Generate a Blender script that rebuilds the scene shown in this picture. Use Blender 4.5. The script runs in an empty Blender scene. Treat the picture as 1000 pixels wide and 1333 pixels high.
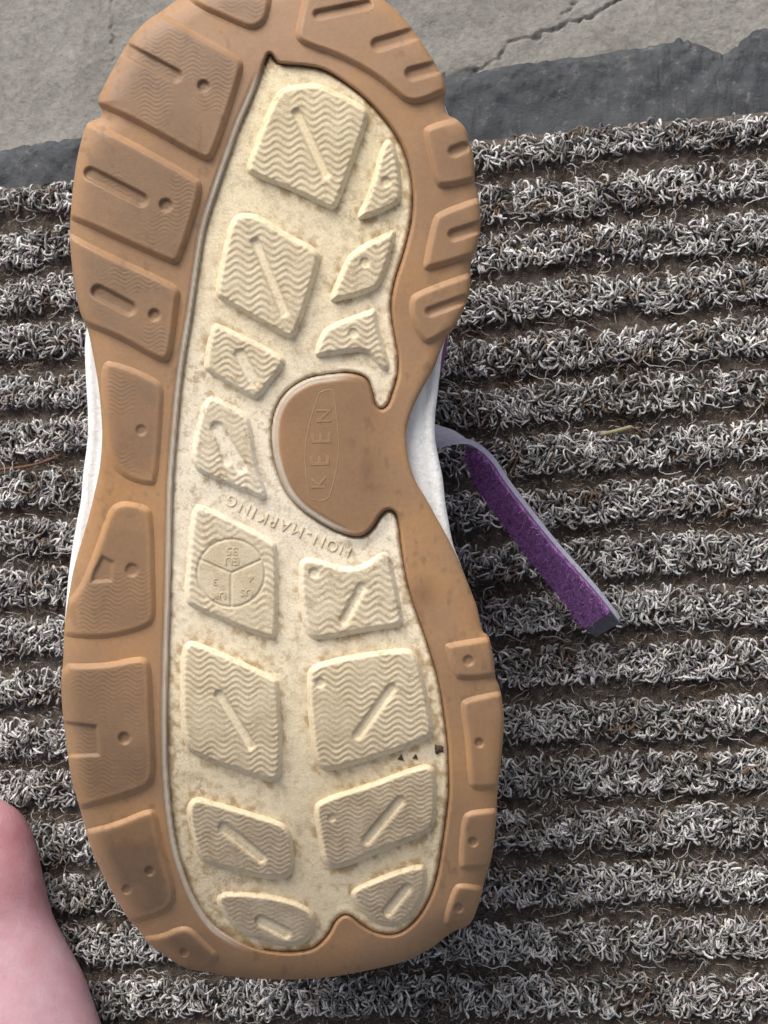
import bpy, math, random
import numpy as np
from mathutils import Matrix, Vector

# ------------------------------------------------------------------ camera, sky, sun, exposure
F, CX, CY = 1889.0, 500.0, 666.5            # focal length and centre of the photograph in pixels
DEP = 0.34                                  # metres from the lens to the middle of the sole
RIBTOP = 0.0185                             # height of the mat's pile
HCAM = 0.425 + RIBTOP
PITCH, ROLL, YAW = math.radians(6.04), math.radians(-9.60), math.radians(-3.44)
nz = np.array([math.sin(ROLL), math.sin(PITCH), -math.cos(PITCH) * math.cos(ROLL)]); nz /= np.linalg.norm(nz)
ny = np.array([0, 1, 0]) - nz * nz[1]; ny /= np.linalg.norm(ny)
nx = -np.cross(ny, nz) if np.cross(ny, nz)[0] < 0 else np.cross(ny, nz)
W = np.stack([nx, ny, nz])                  # camera coords (right, up, forward) -> world
CAM = np.array([0, 0, HCAM])
RGT, UPV, FWD = W[:, 0], W[:, 1], W[:, 2]

scene = bpy.context.scene
cd = bpy.data.cameras.new('camera'); cam = bpy.data.objects.new('camera', cd)
scene.collection.objects.link(cam); scene.camera = cam
cd.sensor_fit = 'VERTICAL'; cd.sensor_height = 24.0; cd.lens = 24.0 * F / 1333.0
cd.clip_start = 0.01; cd.clip_end = 50
cam.matrix_world = Matrix(((RGT[0], UPV[0], -FWD[0], CAM[0]), (RGT[1], UPV[1], -FWD[1], CAM[1]),
                           (RGT[2], UPV[2], -FWD[2], CAM[2]), (0, 0, 0, 1)))
cd.dof.use_dof = True; cd.dof.focus_distance = 0.345; cd.dof.aperture_fstop = 40.0

SUN_ELEV, SUN_AZ = math.radians(42), math.radians(-22)      # azimuth from +Y, negative = towards the left
world = bpy.data.worlds.new('World'); scene.world = world; world.use_nodes = True
wn = world.node_tree.nodes; wl = world.node_tree.links
sky = wn.new('ShaderNodeTexSky'); sky.sky_type = 'NISHITA'; sky.sun_disc = False
sky.sun_elevation = SUN_ELEV; sky.sun_rotation = SUN_AZ
sky.air_density = .45; sky.dust_density = 3.0; sky.ozone_density = .2
wn['Background'].inputs['Strength'].default_value = 0.10
hs = wn.new('ShaderNodeHueSaturation'); hs.inputs['Saturation'].default_value = .42      # thin overcast: a paler sky
wl.new(sky.outputs[0], hs.inputs['Color']); wl.new(hs.outputs[0], wn['Background'].inputs['Color'])
sd = bpy.data.lights.new('sun', 'SUN'); sd.energy = 1.5; sd.angle = math.radians(40); sd.color = (1.0, 0.94, 0.88)
sun = bpy.data.objects.new('sun', sd); scene.collection.objects.link(sun)
sdir = Vector((math.sin(SUN_AZ) * math.cos(SUN_ELEV), math.cos(SUN_AZ) * math.cos(SUN_ELEV), math.sin(SUN_ELEV)))
sun.rotation_euler = sdir.to_track_quat('Z', 'Y').to_euler(); sun.location = (-0.5, 1.2, 1.5)
scene.view_settings.view_transform = 'Standard'; scene.view_settings.look = 'None'
scene.view_settings.gamma = 1.0; scene.view_settings.exposure = 0.93
scene.view_settings.use_curve_mapping = False

# ------------------------------------------------------------------ helpers
rng = np.random.default_rng(7)
COL = scene.collection

def ray(x, y):
    return FWD + RGT * ((x - CX) / F) - UPV * ((y - CY) / F)

def ground(x, y, z):
    """the point of the place at height z that the photograph shows at pixel x, y"""
    r = ray(x, y); return CAM + r * ((z - CAM[2]) / r[2])

def noise(x, y, seed=0):
    n = np.random.default_rng(seed).random((256, 256))
    xi = np.floor(x).astype(int); yi = np.floor(y).astype(int)
    fx = x - xi; fy = y - yi
    fx = fx * fx * (3 - 2 * fx); fy = fy * fy * (3 - 2 * fy)
    a = n[yi % 256, xi % 256]; b = n[yi % 256, (xi + 1) % 256]
    c = n[(yi + 1) % 256, xi % 256]; d = n[(yi + 1) % 256, (xi + 1) % 256]
    return (a * (1 - fx) + b * fx) * (1 - fy) + (c * (1 - fx) + d * fx) * fy

def fbm(x, y, seed=0, octv=4):
    s = 0; a = .5
    for i in range(octv):
        s = s + a * noise(x * 2 ** i + 17.3 * i, y * 2 ** i + 5.1 * i, seed + i); a *= .5
    return s / (1 - .5 ** octv)

def ss(a, b, x):
    t = np.clip((x - a) / (b - a), 0, 1); return t * t * (3 - 2 * t)

def smooth_poly(p, n=3):
    p = np.array(p, float)
    for _ in range(n):
        q = np.roll(p, -1, 0); p = np.stack([.75 * p + .25 * q, .25 * p + .75 * q], 1).reshape(-1, 2)
    return p

def catmull(p, n=6, closed=True):
    p = np.array(p, float); N = len(p); out = []
    rngi = range(N) if closed else range(N - 1)
    for i in rngi:
        if closed: a, b, c, d = p[(i - 1) % N], p[i], p[(i + 1) % N], p[(i + 2) % N]
        else: a, b, c, d = p[max(i - 1, 0)], p[i], p[i + 1], p[min(i + 2, N - 1)]
        for t in np.arange(n) / n:
            out.append(.5 * (2 * b + (c - a) * t + (2 * a - 5 * b + 4 * c - d) * t * t + (3 * b - a - 3 * c + d) * t ** 3))
    if not closed: out.append(p[-1])
    return np.array(out)

def sdf(poly, x, y):
    """signed distance to a polygon, negative inside"""
    d2 = np.full(x.shape, 1e18); ins = np.zeros(x.shape, bool)
    q = np.roll(poly, -1, 0)
    for (ax, ay), (bx, by) in zip(poly, q):
        ex, ey = bx - ax, by - ay; L = ex * ex + ey * ey
        if L < 1e-12: continue
        t = np.clip(((x - ax) * ex + (y - ay) * ey) / L, 0, 1)
        d2 = np.minimum(d2, (x - ax - t * ex) ** 2 + (y - ay - t * ey) ** 2)
        if ay != by:
            c = (ay > y) != (by > y)
            ins ^= c & (x < (bx - ax) * (y - ay) / (by - ay) + ax)
    d = np.sqrt(d2); return np.where(ins, -d, d)

def seg_dist(x, y, a, b):
    ex, ey = b[0] - a[0], b[1] - a[1]; L = ex * ex + ey * ey
    t = np.clip(((x - a[0]) * ex + (y - a[1]) * ey) / L, 0, 1)
    return np.hypot(x - a[0] - t * ex, y - a[1] - t * ey)

def mesh_from(name, verts, faces, col=None, smooth=True):
    me = bpy.data.meshes.new(name)
    verts = np.ascontiguousarray(verts, np.float32); faces = np.ascontiguousarray(faces, np.int32)
    nf, k = faces.shape
    me.vertices.add(len(verts)); me.vertices.foreach_set('co', verts.ravel())
    me.loops.add(nf * k); me.loops.foreach_set('vertex_index', faces.ravel())
    me.polygons.add(nf); me.polygons.foreach_set('loop_start', np.arange(nf, dtype=np.int32) * k)
    me.polygons.foreach_set('use_smooth', np.full(nf, smooth))
    me.update(calc_edges=True)
    if col is not None:
        at = me.color_attributes.new('tint', 'FLOAT_COLOR', 'POINT')
        c = np.ones((len(verts), 4), np.float32); c[:, :3] = col
        at.data.foreach_set('color', c.ravel())
    return me

def link(name, me, mat, parent=None):
    o = bpy.data.objects.new(name, me); COL.objects.link(o)
    if mat and me: me.materials.append(mat)
    if parent: o.parent = parent
    return o

def tag(o, label=None, cat=None, kind=None, group=None):
    if label: o['label'] = label
    if cat: o['category'] = cat
    if kind: o['kind'] = kind
    if group: o['group'] = group
    return o

# ------------------------------------------------------------------ materials
def new_mat(name, rough=.6, base=None, attr=True, spec=.4):
    m = bpy.data.materials.new(name); m.use_nodes = True
    n, l = m.node_tree.nodes, m.node_tree.links
    b = n['Principled BSDF']; b.inputs['Roughness'].default_value = rough
    b.inputs['Specular IOR Level'].default_value = spec
    if attr:
        a = n.new('ShaderNodeAttribute'); a.attribute_name = 'tint'; src = a.outputs['Color']
    else:
        a = n.new('ShaderNodeRGB'); a.outputs[0].default_value = (*base, 1); src = a.outputs[0]
    tc = n.new('ShaderNodeTexCoord')
    return m, n, l, b, src, tc.outputs['Object']

def noise_node(n, l, co, scale, detail=4, rough=.6):
    t = n.new('ShaderNodeTexNoise'); t.inputs['Scale'].default_value = scale
    t.inputs['Detail'].default_value = detail; t.inputs['Roughness'].default_value = rough
    l.new(co, t.inputs['Vector']); return t.outputs['Fac']

def ramp(n, l, fac, pts):
    r = n.new('ShaderNodeValToRGB'); l.new(fac, r.inputs[0])
    e = r.color_ramp.elements
    while len(e) < len(pts): e.new(.5)
    for k, (p, c) in enumerate(pts): e[k].position = p; e[k].color = (*c, 1) if len(c) == 3 else c
    return r.outputs[0]

def mixc(n, l, a, b, fac, mode='MIX'):
    m = n.new('ShaderNodeMix'); m.data_type = 'RGBA'; m.blend_type = mode
    for s, v in ((m.inputs[6], a), (m.inputs[7], b), (m.inputs[0], fac)):
        if isinstance(v, (int, float)): s.default_value = v
        elif isinstance(v, tuple): s.default_value = (*v, 1)
        else: l.new(v, s)
    return m.outputs[2]

def bump(n, l, b, h, dist, strength=1.0):
    p = n.new('ShaderNodeBump'); p.inputs['Distance'].default_value = dist; p.inputs['Strength'].default_value = strength
    l.new(h, p.inputs['Height']); l.new(p.outputs[0], b.inputs['Normal']); return p

def g(v): return (v, v, v)

def mat_gum():
    m, n, l, b, src, co = new_mat('gum_rubber', .52, spec=.35)
    v = ramp(n, l, noise_node(n, l, co, 45, 5), [(.25, (.86, .84, .82)), (.75, (1.08, 1.06, 1.03))])
    c = mixc(n, l, src, v, 1.0, 'MULTIPLY')
    v2 = ramp(n, l, noise_node(n, l, co, 900, 3), [(.3, g(.93)), (.7, g(1.05))])
    c = mixc(n, l, c, v2, 1.0, 'MULTIPLY')
    sp = ramp(n, l, noise_node(n, l, co, 260, 6, .75), [(.66, g(0)), (.74, g(.45))])
    c = mixc(n, l, c, (.20, .12, .07), sp)
    l.new(c, b.inputs['Base Color'])
    b.inputs['Subsurface Weight'].default_value = .25; b.inputs['Subsurface Radius'].default_value = (1.0, .45, .2)
    b.inputs['Subsurface Scale'].default_value = .0012
    bump(n, l, b, noise_node(n, l, co, 1900, 3, .7), .00012, .55)
    return m

def mat_cream():
    m, n, l, b, src, co = new_mat('cream_rubber', .7, spec=.25)
    v = ramp(n, l, noise_node(n, l, co, 38, 5), [(.3, (.95, .92, .86)), (.7, (1.05, 1.05, 1.04))])
    c = mixc(n, l, src, v, 1.0, 'MULTIPLY')
    sp = ramp(n, l, noise_node(n, l, co, 330, 7, .8), [(.50, g(0)), (.62, g(.75))])
    big = ramp(n, l, noise_node(n, l, co, 26, 3, .6), [(.38, g(.12)), (.6, g(1))])
    f = mixc(n, l, sp, big, 1.0, 'MULTIPLY')
    c = mixc(n, l, c, (.36, .25, .13), f)
    l.new(c, b.inputs['Base Color'])
    gr = ramp(n, l, noise_node(n, l, co, 1700, 4, .8), [(.3, g(.80)), (.52, g(1.0)), (.7, g(1.08))])
    l.new(mixc(n, l, c, gr, 1.0, 'MULTIPLY'), b.inputs['Base Color'])
    h = mixc(n, l, noise_node(n, l, co, 1500, 4, .75), noise_node(n, l, co, 420, 4, .7), .4)
    bump(n, l, b, h, .0004, .7)
    return m

def mat_white():
    m, n, l, b, src, co = new_mat('white_foam', .6, (.86, .86, .84), False, .3)
    v = ramp(n, l, noise_node(n, l, co, 300, 6, .75), [(.52, g(0)), (.70, g(.55))])
    l.new(mixc(n, l, src, (.55, .52, .44), v), b.inputs['Base Color'])
    bump(n, l, b, noise_node(n, l, co, 900, 4, .7), .0004, .7)
    return m

def mat_concrete():
    m, n, l, b, src, co = new_mat('concrete', .9, (.285, .277, .254), False, .2)
    v = ramp(n, l, noise_node(n, l, co, 22, 8, .65), [(.3, (.74, .73, .71)), (.7, (1.16, 1.16, 1.15))])
    c = mixc(n, l, src, v, 1.0, 'MULTIPLY')
    v2 = ramp(n, l, noise_node(n, l, co, 420, 6, .75), [(.28, g(.62)), (.5, g(1)), (.75, g(1.22))])
    c = mixc(n, l, c, v2, 1.0, 'MULTIPLY')
    sp = ramp(n, l, noise_node(n, l, co, 700, 2, .5), [(.70, g(0)), (.76, g(.6))])
    c = mixc(n, l, c, (.10, .09, .08), sp)
    l.new(c, b.inputs['Base Color'])
    h = mixc(n, l, noise_node(n, l, co, 900, 6, .75), noise_node(n, l, co, 160, 5, .7), .5)
    bump(n, l, b, h, .0011, .9)
    return m

def mat_slate():
    m, n, l, b, src, co = new_mat('slate', .62, (.043, .048, .054), False, .35)
    v = ramp(n, l, noise_node(n, l, co, 60, 8, .7), [(.32, (.55, .57, .6)), (.5, g(1.0)), (.68, (1.45, 1.42, 1.35))])
    c = mixc(n, l, src, v, 1.0, 'MULTIPLY')
    sp = ramp(n, l, noise_node(n, l, co, 240, 7, .8), [(.56, g(0)), (.70, g(.6))])
    c = mixc(n, l, c, (.24, .23, .21), sp)
    l.new(c, b.inputs['Base Color'])
    h = mixc(n, l, noise_node(n, l, co, 1100, 6, .7), noise_node(n, l, co, 200, 6, .7), .6)
    bump(n, l, b, h, .0009, .8)
    return m

def mat_yarn():
    m, n, l, b, src, co = new_mat('yarn', .95, spec=.06)
    v = ramp(n, l, noise_node(n, l, co, 2600, 3, .7), [(.3, g(.7)), (.7, g(1.2))])
    l.new(mixc(n, l, src, v, 1.0, 'MULTIPLY'), b.inputs['Base Color'])
    bump(n, l, b, noise_node(n, l, co, 4200, 2), .00012, .6)
    return m

def mat_backing():
    m, n, l, b, src, co = new_mat('felt_backing', .95, (.235, .200, .170), False, .1)
    v = ramp(n, l, noise_node(n, l, co, 300, 7, .8), [(.3, g(.45)), (.5, g(1)), (.72, (1.9, 1.8, 1.7))])
    c = mixc(n, l, src, v, 1.0, 'MULTIPLY')
    sp = ramp(n, l, noise_node(n, l, co, 70, 4, .6), [(.52, g(0)), (.68, g(.55))])
    c = mixc(n, l, c, (.11, .062, .030), sp)
    l.new(c, b.inputs['Base Color'])
    bump(n, l, b, noise_node(n, l, co, 1000, 6, .85), .0024, 1.0)
    return m

def mat_plain(name, base, rough=.6, nscale=300, amt=.15, bd=.0002, spec=.3):
    m, n, l, b, src, co = new_mat(name, rough, base, False, spec)
    v = ramp(n, l, noise_node(n, l, co, nscale, 5, .7), [(.3, g(1 - amt)), (.7, g(1 + amt))])
    l.new(mixc(n, l, src, v, 1.0, 'MULTIPLY'), b.inputs['Base Color'])
    bump(n, l, b, noise_node(n, l, co, nscale * 4, 4, .7), bd, .6)
    return m

def mat_skin():
    m, n, l, b, src, co = new_mat('skin', .48, spec=.35)
    v = ramp(n, l, noise_node(n, l, co, 130, 6, .65), [(.3, (.92, .78, .79)), (.7, (1.05, 1.10, 1.10))])
    l.new(mixc(n, l, src, v, 1.0, 'MULTIPLY'), b.inputs['Base Color'])
    b.inputs['Subsurface Weight'].default_value = .5; b.inputs['Subsurface Radius'].default_value = (1.0, .35, .25)
    b.inputs['Subsurface Scale'].default_value = .004
    bump(n, l, b, mixc(n, l, noise_node(n, l, co, 1100, 5, .7), noise_node(n, l, co, 210, 4, .6), .5), .0006, .6)
    return m

M = dict(gum=mat_gum(), cream=mat_cream(), white=mat_white(), concrete=mat_concrete(), slate=mat_slate(),
         yarn=mat_yarn(), backing=mat_backing(), skin=mat_skin(),
         upper=mat_plain('mauve_fabric', (.20, .07, .17), .85, 500),
         web=mat_plain('lilac_webbing', (.52, .50, .60), .75, 900),
         pile=mat_plain('purple_pile', (.55, .26, .60), .9, 700, .4),
         dark=mat_plain('dark_tape', (.16, .15, .17), .7, 600),
         twig=mat_plain('twig_bark', (.15, .075, .045), .8, 500, .3),
         straw=mat_plain('dry_straw', (.30, .26, .15), .8, 500, .3),
         dirt=mat_plain('dry_dirt', (.085, .058, .036), .95, 900, .5),
         nail=mat_plain('nail', (.72, .48, .44), .3, 200, .05))

# ------------------------------------------------------------------ the setting: concrete and slate slab
def nonuni(lo, a, b, hi, fine, ncoarse):
    return np.concatenate([np.linspace(lo, a, ncoarse, endpoint=False), np.arange(a, b, fine), np.linspace(b, hi, ncoarse)])

def concrete():
    xs = nonuni(-1.6, -.24, .07, 1.5, .00055, 30); ys = nonuni(-1.6, .163, .232, 1.8, .00055, 30)
    X, Y = np.meshgrid(xs, ys)
    z = (fbm(X * 120 + 50, Y * 120 + 50, 3, 5) - .5) * .0016
    def crack(px, w, depth, seed):
        pts = np.array([ground(x, y, 0)[:2] for x, y in px]); d = np.full(X.shape, 1.)
        jx = (fbm(X * 420 + 90, Y * 420 + 90, seed, 4) - .5) * .0040; jy = (fbm(X * 420 + 40, Y * 420 + 70, seed + 5, 4) - .5) * .0040
        for a, b in zip(pts[:-1], pts[1:]): d = np.minimum(d, seg_dist(X + jx, Y + jy, a, b))
        return -depth * (1 - ss(w * .3, w, d)) * (.3 + .7 * ss(.2, .6, fbm(X * 260 + 9, Y * 260 + 4, seed + 9, 2)))
    z += crack([(830, -22), (798, 2), (770, 21), (742, 30), (724, 37), (701, 48), (664, 55), (650, 74), (632, 87), (600, 97), (570, 104)], .00068, .0017, 21)
    z += crack([(760, -8), (744, 8), (733, 18)], .0005, .0010, 23)
    z += crack([(143, -10), (146, 20), (149, 55), (146, 80)], .0005, .0007, 24)
    V = np.stack([X, Y, z], -1).reshape(-1, 3); nxn, nyn = len(xs), len(ys)
    I = np.arange(nxn * nyn).reshape(nyn, nxn)
    Fq = np.stack([I[:-1, :-1], I[:-1, 1:], I[1:, 1:], I[1:, :-1]], -1).reshape(-1, 4)
    tag(link('concrete_ground', mesh_from('concrete_ground', V, Fq), M['concrete']), kind='structure')
concrete()

SLATE_TOP = .0105
def slate():
    px = [(-420, 262), (-200, 226), (0, 197), (50, 190), (108, 181), (220, 163), (350, 140), (480, 117), (586, 99), (655, 92), (724, 80),
          (798, 71), (844, 62), (880, 56), (903, 60), (931, 69), (949, 69), (972, 51), (1000, 41), (1150, 20), (1400, -20)]
    p = np.array([ground(x, y, SLATE_TOP * .6)[:2] for x, y in px])
    p = catmull(p, 42, False)
    t = np.arange(len(p)) * 1.14
    nrm = np.array([math.sin(YAW), math.cos(YAW)])
    edge = p + nrm[None] * ((fbm(t * .07, t * 0, 31, 2) - .5) * .0016)[:, None]
    dist = np.concatenate([[-.0006, -.0005, -.0002, .0002], np.geomspace(.0006, .035, 34), [.08, .2, .45, .75]])
    rows = []
    for k, d in enumerate(dist):
        q = edge - nrm[None] * d
        sc = (fbm(q[:, 0] * 300 + 9, q[:, 1] * 300 + 9, 41, 5) - .5) * .0016 + (fbm(q[:, 0] * 60 + 9, q[:, 1] * 60 + 9, 45, 3) - .5) * .0016
        if k == 0: z = np.full(len(q), -.003)
        else:
            chip = .0035 * fbm(q[:, 0] * 140, q[:, 1] * 140 + 8, 47, 3)
            z = SLATE_TOP - .0008 + sc * min(1, .4 + d / .004) - chip * math.exp(-max(d + .0005, 0) / .0016) * 1.8
            if d > .03: z = np.full(len(q), SLATE_TOP - .0012)
        if 0 < k < 6: q = q + nrm[None] * ((fbm(q[:, 0] * 260, t * 0 + k * .3, 49, 2) - .5) * .0008)[:, None]
        rows.append(np.concatenate([q, z[:, None]], 1))
    V = np.stack(rows); a, b = V.shape[:2]
    I = np.arange(a * b).reshape(a, b)
    Fq = np.stack([I[:-1, :-1], I[1:, :-1], I[1:, 1:], I[:-1, 1:]], -1).reshape(-1, 4)
    tag(link('slate_slab', mesh_from('slate_slab', V.reshape(-1, 3), Fq), M['slate']),
        'dark blue-grey slate slab with a broken edge, under the ribbed mat', 'stone slab')
slate()

# ------------------------------------------------------------------ the ribbed loop mat
PITCHR = .0365262 * .425
EV = np.array([math.cos(YAW), -math.sin(YAW)]); MV = np.array([-math.sin(YAW), -math.cos(YAW)])
K0 = 10.087
def mat_xy(t, k):
    return np.outer(t, EV) + np.outer((k - K0) * PITCHR, MV)
BACK_TOP = .0150

def tubes(P, R, col, sides=3):
    """P (N, n, 3) centre lines, R (N, n) radii, col (N, 3): one mesh of thin tubes"""
    N, n = P.shape[:2]
    T = np.gradient(P, axis=1); T /= np.linalg.norm(T, axis=2, keepdims=True) + 1e-12
    ref = rng.normal(size=(N, 1, 3)); A = np.cross(T, ref); A /= np.linalg.norm(A, axis=2, keepdims=True) + 1e-12
    B = np.cross(T, A)
    ang = np.arange(sides) * 2 * math.pi / sides
    V = P[:, :, None, :] + R[:, :, None, None] * (np.cos(ang)[None, None, :, None] * A[:, :, None, :] + np.sin(ang)[None, None, :, None] * B[:, :, None, :])
    I = np.arange(N * n * sides).reshape(N, n, sides); J = np.roll(I, -1, 2)
    Fq = np.stack([I[:, :-1], J[:, :-1], J[:, 1:], I[:, 1:]], -1).reshape(-1, 4)
    C = np.repeat(col, n * sides, 0)
    return V.reshape(-1, 3), Fq, C

PAL = np.array([(.76, .745, .72), (.55, .535, .515), (.39, .375, .355), (.27, .26, .245), (.14, .135, .13), (.06, .057, .056), (.30, .25, .20), (.19, .135, .095)])

# footprint of the shoe on the mat: nothing can be seen of the pile deep below it
FOOT = np.array([ground(x, y, RIBTOP)[:2] for x, y in [(190, 80), (480, 80), (540, 260), (520, 420), (470, 560), (520, 740), (570, 900), (570, 1090), (480, 1200), (250, 1170), (170, 960), (190, 700), (215, 520), (190, 330)]])

def make_mat():
    root = bpy.data.objects.new('ribbed_mat', None); COL.objects.link(root)
    root.location = (0, 0, SLATE_TOP); inv = Matrix.Translation((0, 0, -SLATE_TOP))
    tag(root, 'grey and brown ribbed loop-pile doormat lying on the slate under the upturned sandal', 'doormat')
    # backing
    ts = np.arange(-.275, .1255, .0013); ks = np.arange(-.42, 19.45, .075)
    T, Kk = np.meshgrid(ts, ks)
    XY = mat_xy(T.ravel(), Kk.ravel())
    ph = (Kk - np.round(Kk)); hump = np.clip(1 - (ph / .36) ** 2, 0, 1) ** .5
    z = BACK_TOP + .0014 * hump + (fbm(T * 900 + 300, Kk * 12, 61, 4) - .5) * .0022
    z[0] = z[-1] = SLATE_TOP - .001; z[:, 0] = z[:, -1] = SLATE_TOP - .001
    V = np.concatenate([XY, z.ravel()[:, None] - SLATE_TOP], 1); a, b = T.shape
    I = np.arange(a * b).reshape(a, b)
    Fq = np.stack([I[:-1, :-1], I[1:, :-1], I[1:, 1:], I[:-1, 1:]], -1).reshape(-1, 4)
    link('backing', mesh_from('backing', V, Fq), M['backing'], root)
    for k in range(0, 20):
        n0 = 3050
        if k == 0: n0 = 2500
        t = rng.uniform(-.272, .122, n0)
        if k > 17: t = t[: n0 // 4]
        v = rng.uniform(-1, 1, len(t)) * .31
        if k == 0: v = v * .75
        wob = (fbm(t * 60 + 40 * k + 500, t * 0 + 3, 71, 3) - .5) * .16
        xy = mat_xy(t, k + v + wob)
        vis = sdf(FOOT, xy[:, 0], xy[:, 1]) > -.004
        # keep well beyond the frame only thinly
        pc = np.concatenate([xy, np.full((len(t), 1), RIBTOP)], 1) - CAM
        px = CX + F * (pc @ RGT) / (pc @ FWD); far = (px < -60) | (px > 1060)
        keep = vis & (~far | (rng.random(len(t)) < .22))
        t, v, xy = t[keep], v[keep], xy[keep]; N = len(t)
        prof = np.sqrt(np.clip(1 - (v / .40) ** 2, 0, 1))
        ztop = BACK_TOP + .0006 + (RIBTOP - BACK_TOP - .0012) * prof * rng.uniform(.6, 1.0, N) * (.78 + .5 * fbm(t * 180 + 7 * k + 300, v * 6 + 30, 77, 2))
        # loop axes
        th = math.pi / 2 + (fbm(t * 220 + 31 * k + 100, v * 9 + 20, 75, 2) - .5) * 4.5 + rng.normal(0, .35, N)                    # mostly across the rib
        ea = np.concatenate([np.outer(np.cos(th), EV) + np.outer(np.sin(th), MV), rng.normal(0, .25, (N, 1))], 1)
        eb = np.concatenate([np.outer(-np.sin(th), EV) + np.outer(np.cos(th), MV), rng.normal(0, .3, (N, 1))], 1)
        out = np.concatenate([np.outer(v / .40 * .8, MV), np.ones((N, 1))], 1)
        L = rng.uniform(.0008, .0018, N); H = rng.uniform(.0005, .0014, N); Cc = rng.choice([-1, 1], N) * rng.uniform(.0004, .0016, N)
        ph0 = rng.uniform(-.35, .1, N) * math.pi; ph1 = rng.uniform(1.0, 1.7, N) * math.pi
        npt = 8; s = np.linspace(0, 1, npt)
        ph = ph0[:, None] + (ph1 - ph0)[:, None] * s
        c0 = np.concatenate([xy, ztop[:, None]], 1)
        P = c0[:, None] + ea[:, None] * (L[:, None] * np.cos(ph))[..., None] + out[:, None] * (H[:, None] * np.sin(ph))[..., None] \
            + eb[:, None] * (Cc[:, None] * np.sin(ph * .9 + rng.uniform(0, 3, (N, 1))))[..., None]
        P += rng.normal(0, .00005, P.shape)
        R = rng.uniform(.00024, .00043, (N, 1)) * np.interp(s, [0, .2, .8, 1], [.75, 1, 1, .7])[None]
        cl = fbm(t * 160 + 11 * k + 200, v * 6 + 9, 81, 3)
        u = np.clip(rng.random(N) * .75 + (cl - .5) * -1.1 + .10, 0, .999)
        pick = np.searchsorted([.17, .40, .58, .72, .83, .91, .96], u)
        col = PAL[pick] * rng.uniform(.8, 1.12, (N, 1)) * (1 + .018 * rng.normal(size=(N, 3)))
        V1, F1, C1 = tubes(P, R, np.clip(col, .01, .86))
        # fine fuzz in the groove below the rib and a few long strays
        nf = 1000
        t2 = rng.uniform(-.272, .122, nf); v2 = rng.uniform(.32, .68, nf)
        xy2 = mat_xy(t2, k + v2); kp = sdf(FOOT, xy2[:, 0], xy2[:, 1]) > -.004
        pc = np.concatenate([xy2, np.full((len(xy2), 1), BACK_TOP)], 1) - CAM; px = CX + F * (pc @ RGT) / (pc @ FWD)
        kp &= (px > -60) & (px < 1060) & (k < 18)
        xy2 = xy2[kp]; nf = len(xy2)
        th = rng.normal(0, .9, nf); Ls = np.where(rng.random(nf) < .12, rng.uniform(.004, .008, nf), rng.uniform(.0012, .004, nf))
        q = np.linspace(-.5, .5, 6); curv = rng.normal(0, 1.1, nf)
        ang = th[:, None] + curv[:, None] * q * 2 + rng.normal(0, .3, (nf, 6))
        st = np.stack([np.cos(ang), np.sin(ang)], -1) * (Ls / 6)[:, None, None]
        off = np.cumsum(st, 1)
        pos = xy2[:, None] + off[..., :1] * EV + off[..., 1:] * MV
        zz = BACK_TOP + .0008 + rng.uniform(0, .0012, (nf, 1)) + .0012 * np.sin((q + .5) * math.pi)[None] * rng.random((nf, 1))
        P2 = np.concatenate([pos, zz[..., None]], -1)
        R2 = np.repeat(rng.uniform(.00008, .00019, (nf, 1)), 6, 1)
        c2 = np.array([(.30, .27, .24), (.16, .125, .10), (.10, .08, .065), (.48, .46, .44)])[rng.choice(4, nf, p=[.25, .35, .25, .15])]
        V2, F2, C2 = tubes(P2, R2, c2)
        ns = 16; t3 = rng.uniform(-.21, .06, ns); xy3 = mat_xy(t3, k + rng.uniform(.15, .6, ns))
        xy3 = xy3[sdf(FOOT, xy3[:, 0], xy3[:, 1]) > 0]; ns = len(xy3); q3 = np.linspace(0, 1, 14)
        if ns:
            ang = rng.uniform(0, 6.3, (ns, 1)) + np.cumsum(rng.normal(0, .30, (ns, 14)) + rng.normal(0, .16, (ns, 1)), 1)
            off = np.cumsum(np.stack([np.cos(ang), .75 * np.sin(ang)], -1) * rng.uniform(.0005, .0010, (ns, 1, 1)), 1)
            P3 = np.concatenate([xy3[:, None] + off[..., :1] * EV + off[..., 1:] * MV, (BACK_TOP + .0022 + .0012 * np.sin(q3 * math.pi)[None] + rng.uniform(0, .001, (ns, 1)))[..., None]], -1)
            Va, Fa, Ca = tubes(P3, np.full((ns, 14), .00013), np.array([(.55, .53, .50)]).repeat(ns, 0) * rng.uniform(.6, 1.2, (ns, 1)))
            F2 = np.concatenate([F2, Fa + len(V2)]); V2 = np.concatenate([V2, Va]); C2 = np.concatenate([C2, Ca])
        V = np.concatenate([V1, V2]); V[:, 2] -= SLATE_TOP
        me = mesh_from('rib', V, np.concatenate([F1, F2 + len(V1)]), np.concatenate([C1, C2]))
        link('rib', me, M['yarn'], root)
make_mat()

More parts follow.
